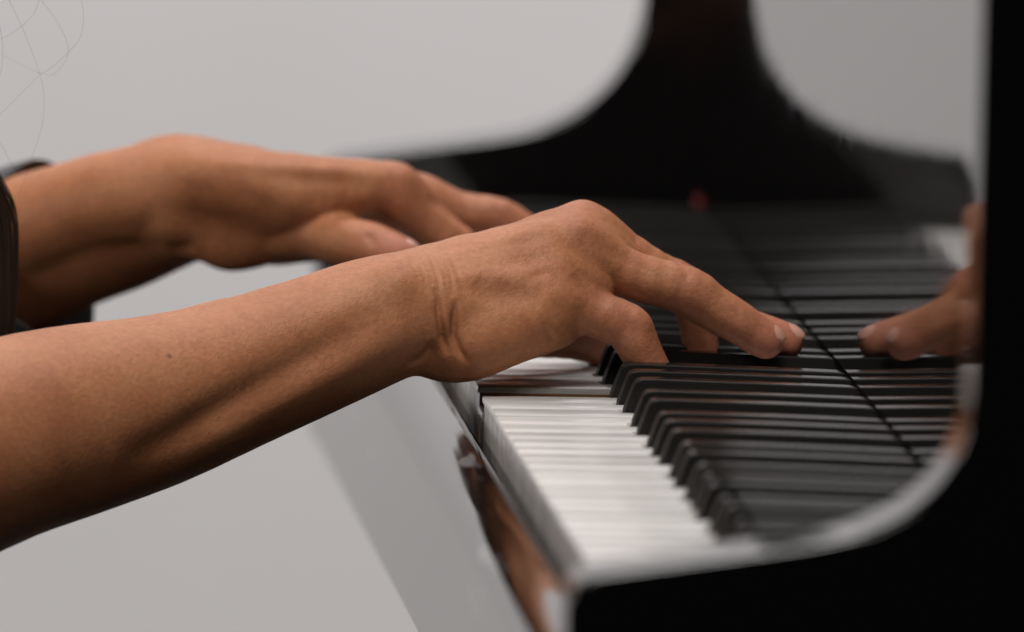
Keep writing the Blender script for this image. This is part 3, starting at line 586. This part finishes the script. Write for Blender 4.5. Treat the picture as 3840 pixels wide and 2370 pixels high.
def build_field(T, lo, hi, h):
    F = Field(lo, hi, h)
    for c in T['forearm']:
        c = spline(c, 3)
        for a, b in zip(c, c[1:]): F.cone(a[:3], b[:3], a[3], b[3], 9)
    for c in T['palm']:
        c = spline(c, 2)
        for a, b in zip(c, c[1:]): F.cone(a[:3], b[:3], a[3], b[3], 8)
    for fn in ('thumb', 'index', 'middle', 'ring', 'little'):
        c = T[fn][0]; root = c[0][:3]
        c = spline(c, 3)
        for a, b in zip(c, c[1:]): F.cone(a[:3], b[:3], a[3], b[3], 3, (root, 6.0, 1.0, 12))
    return F
def build_arm(T, lo, hi, h, creases=(), name='arm'):
    V, Q = build_field(T, lo, hi, h).mesh()
    V = smooth(V, Q, 3)
    N = vnormals(V, Q)
    for line, depth, width in creases:
        near = np.where((np.abs(V - np.mean([p[:3] for p in line], axis=0)).max(1) < 170))[0]
        dd, pos, total = seg_dist(V[near], line)
        taper = 1.0 if total < 2.5 * width else np.clip(np.minimum(pos, 1 - pos) / 0.28, 0, 1) ** 0.8
        V[near] += N[near] * (depth * taper * np.exp(-(dd / width) ** 2))[:, None]
    if len(creases): V = smooth(V, Q, 1)
    flush = np.zeros(len(V))
    for fn in ('thumb', 'index', 'middle', 'ring', 'little'):
        c = T[fn][0]
        for j, (r0, s_) in {0: (11, .45), 1: (10, .35), 2: (10, .65), len(c) - 3: (9, .5), len(c) - 2: (9, .7), len(c) - 1: (11, .85)}.items():
            flush = np.maximum(flush, s_ * np.exp(-(np.linalg.norm(V - np.array(c[j][:3]), axis=1) / (r0 * 1.2)) ** 4))
    mole = np.zeros(len(V))
    if T.get('mole'):
        mole = np.exp(-(np.linalg.norm(V - np.array(T['mole']), axis=1) / 1.1) ** 4)
    me = bpy.data.meshes.new(name)
    me.from_pydata((V * MM).tolist(), [], Q.tolist())
    at_ = me.attributes.new('flush', 'FLOAT', 'POINT'); at_.data.foreach_set('value', flush.astype(np.float32))
    at2 = me.attributes.new('mole', 'FLOAT', 'POINT'); at2.data.foreach_set('value', mole.astype(np.float32))
    me.polygons.foreach_set('use_smooth', np.ones(len(Q), bool))
    me.update()
    return me
def nail_mesh(chain, up, length, width, lift=0.35):
    """curved plate over the last joint of a finger; up = direction the nail faces"""
    a = np.array(chain[-2][:3]); b = np.array(chain[-1][:3]); r = chain[-1][3]
    ax = (b - a) / np.linalg.norm(b - a)
    up = np.array(up, float); up -= ax * (up @ ax); up /= np.linalg.norm(up)
    sd = np.cross(ax, up)
    bm = bmesh.new(); nu, nv = 10, 10; G = []
    for i in range(nu + 1):
        t = i / nu
        row = []
        for j in range(nv + 1):
            s_ = j / nv * 2 - 1
            half = width * (0.86 + 0.14 * min(1, t * 3)) * (1 - 0.25 * max(0, t - 0.8) / 0.2 * abs(s_))
            ang = s_ * half / r
            rr = r + lift - 0.5 * abs(s_) ** 3 - 0.5 * (1 - min(1, t * 5))
            along = -length * 0.45 + length * t - (0.14 * length * s_ * s_ if t > 0.5 else 0.10 * length * (1 - s_ * s_) * (1 - 2 * t))
            # follow the rounded fingertip
            drop = max(0, along) ** 2 / (2.4 * r)
            p = b + ax * along + up * (rr * math.cos(ang) - drop) + sd * (rr * math.sin(ang))
            row.append(bm.verts.new(p * MM))
        G.append(row)
    for i in range(nu):
        for j in range(nv): bm.faces.new((G[i][j], G[i][j + 1], G[i + 1][j + 1], G[i + 1][j]))
    ext = bmesh.ops.extrude_face_region(bm, geom=bm.faces[:])
    bmesh.ops.translate(bm, vec=Vector(-up * 0.7 * MM), verts=[v for v in ext['geom'] if isinstance(v, bmesh.types.BMVert)])
    return bm_mesh('fingernail', bm, True, 60)

person = empty('person', (-0.15, 0.70, 0.0), 'pianist reaching both bare forearms over the keyboard, dark sleeve and hair at the left edge', 'person')
def ppart(name, me, mat, parent=person):
    o = link(name, me, mat); o.parent = parent
    o.matrix_parent_inverse = Matrix.Translation(-person.location)
    return o
def bounds(T):
    P = np.array([q_ for k_, v in T.items() if k_ != 'mole' for c in v for q_ in c])
    return (P[:, :3] - P[:, 3:4]).min(0) - 6, (P[:, :3] + P[:, 3:4]).max(0) + 6
lo, hi = bounds(RIGHT)
arm_r = ppart('arm', build_arm(RIGHT, lo, hi, 0.85, RIGHT_RELIEF), M_SKIN)
arm_r['label'] = 'near bare forearm and right hand, little finger side towards the camera'
lo, hi = bounds(LEFT)
arm_l = ppart('arm', build_arm(LEFT, lo, hi, 1.1, LEFT_RELIEF), M_SKIN)
arm_l['label'] = 'far bare forearm and left hand, thumb side towards the camera'
def nails(T, parent, ups, size):
    for fn, up in ups.items():
        L, Wd = size[fn]
        o = link('fingernail', nail_mesh(T[fn][0], up, L, Wd), M_NAIL)
        o.parent = parent
nails(RIGHT, arm_r, {'thumb': (0.1, 0.8, 0.6), 'index': (0.9, 0.1, 0.5), 'middle': (0.35, -0.15, 0.9), 'ring': (0.35, -0.25, 0.9), 'little': (0.9, -0.2, 0.4)},
      {'thumb': (13, 6.5), 'index': (11, 5.2), 'middle': (11.5, 5.3), 'ring': (11, 5.2), 'little': (9, 4.4)})
nails(LEFT, arm_l, {'thumb': (0.2, 0.35, 0.9), 'index': (0.9, 0, 0.5), 'middle': (0.9, 0, 0.5), 'ring': (0.9, 0, 0.5), 'little': (0.9, 0, 0.5)},
      {'thumb': (13, 6.5), 'index': (11, 5.2), 'middle': (11.5, 5.3), 'ring': (11, 5.2), 'little': (9, 4.4)})

# ------------------------------------------------------------------ hair: loose strands and a hanging lock
def tube(bm, pts, r0, r1, sides=5):
    pts = [Vector(p) * MM for p in pts]; rings = []
    for i, p in enumerate(pts):
        t = (pts[min(i + 1, len(pts) - 1)] - pts[max(i - 1, 0)]).normalized()
        a = t.orthogonal().normalized(); c = t.cross(a)
        r = (r0 + (r1 - r0) * i / (len(pts) - 1)) * MM
        rings.append([bm.verts.new(p + a * math.cos(2 * math.pi * k / sides) * r + c * math.sin(2 * math.pi * k / sides) * r) for k in range(sides)])
    for a, c in zip(rings, rings[1:]):
        for k in range(sides): bm.faces.new((a[k], a[(k + 1) % sides], c[(k + 1) % sides], c[k]))
    bm.faces.new(rings[0][::-1]); bm.faces.new(rings[-1])
for key, pts in HAIR.items():
    bm = bmesh.new(); tube(bm, spline(pts, 10), 0.042, 0.03)
    ppart('hair_strand', bm_mesh('hair_strand', bm), M_STRAND)

# hanging lock of hair at the pianist's shoulder
rl = random.Random(11); bm = bmesh.new()
core = spline(LOCK, 8)
for k in range(420):
    a = rl.uniform(0, 2 * math.pi); q_ = math.sqrt(rl.random())
    ph = rl.uniform(0, 6.28); am = rl.uniform(0.2, 1.0); pts = []
    for i, c in enumerate(core):
        s_ = i / (len(core) - 1); R_ = 13.0 * (1 - 0.25 * s_)
        tw = a + 0.6 * s_
        pts.append((c[0] + R_ * q_ * math.cos(tw) + am * math.sin(4 * s_ + ph), c[1] + 0.8 * R_ * q_ * math.sin(tw), c[2] + am * math.cos(3 * s_ + ph)))
    tube(bm, pts, 0.34, 0.25, 4)
ppart('hair_lock', bm_mesh('hair_lock', bm), M_HAIR)

# black sleeve pushed up on the far forearm
axis = [np.array(c) for c in SLEEVE]
o0 = axis[0]; tdir = axis[1] - axis[0]; tdir = tdir / np.linalg.norm(tdir)
upv = np.array([0, 0, 1.0]); upv -= tdir * (upv @ tdir); upv /= np.linalg.norm(upv)
nearv = np.cross(tdir, upv)
if nearv[1] > 0: nearv = -nearv
bm = bmesh.new(); rings = []; NP = 64
def rim(ph):                                          # ph 0 top, 90 towards the camera, 180 below
    c = math.cos(ph)
    return 7.5 + 7.0 * math.cos(2 * ph) + (3.0 if c > 0 else 0) * c * c - (5.0 if c < 0 else 0) * c * c
rows = [(-95, 3.2), (-60, 3.0), (-35, 2.6), (-18, 2.4), (-12.5, 3.4), (-11, 4.4), (-6, 4.6), (-1.5, 4.2), (0, 3.0), (-0.8, 1.6), (-8, 1.0), (-40, 0.9)]
for s_, dr in rows:
    ring = []
    for k in range(NP):
        ph = 2 * math.pi * k / NP
        c, sn = math.cos(ph), math.sin(ph)
        w = max(0.0, min(1.0, (s_ + 60) / 60))
        s2 = s_ + rim(ph) * w
        base = SLEEVE_R - 0.055 * s2
        sag = 10.0 * max(0, -c) ** 2 * w + 0.5 * math.sin(5 * ph + 0.08 * s_) + 0.35 * math.sin(9 * ph + 1 + 0.2 * s_)
        rr = base + dr * (0.55 if c > 0 else 1.0) + sag
        side = 41 - 0.08 * s2 + dr * 0.6
        p = o0 + tdir * s2 + upv * rr * c + nearv * side * sn
        ring.append(bm.verts.new(p * MM))
    rings.append(ring)
for a, c in zip(rings, rings[1:]):
    for k in range(NP): bm.faces.new((a[k], a[(k + 1) % NP], c[(k + 1) % NP], c[k]))
ppart('sleeve', bm_mesh('sleeve', bm, True, 80), M_CLOTH)
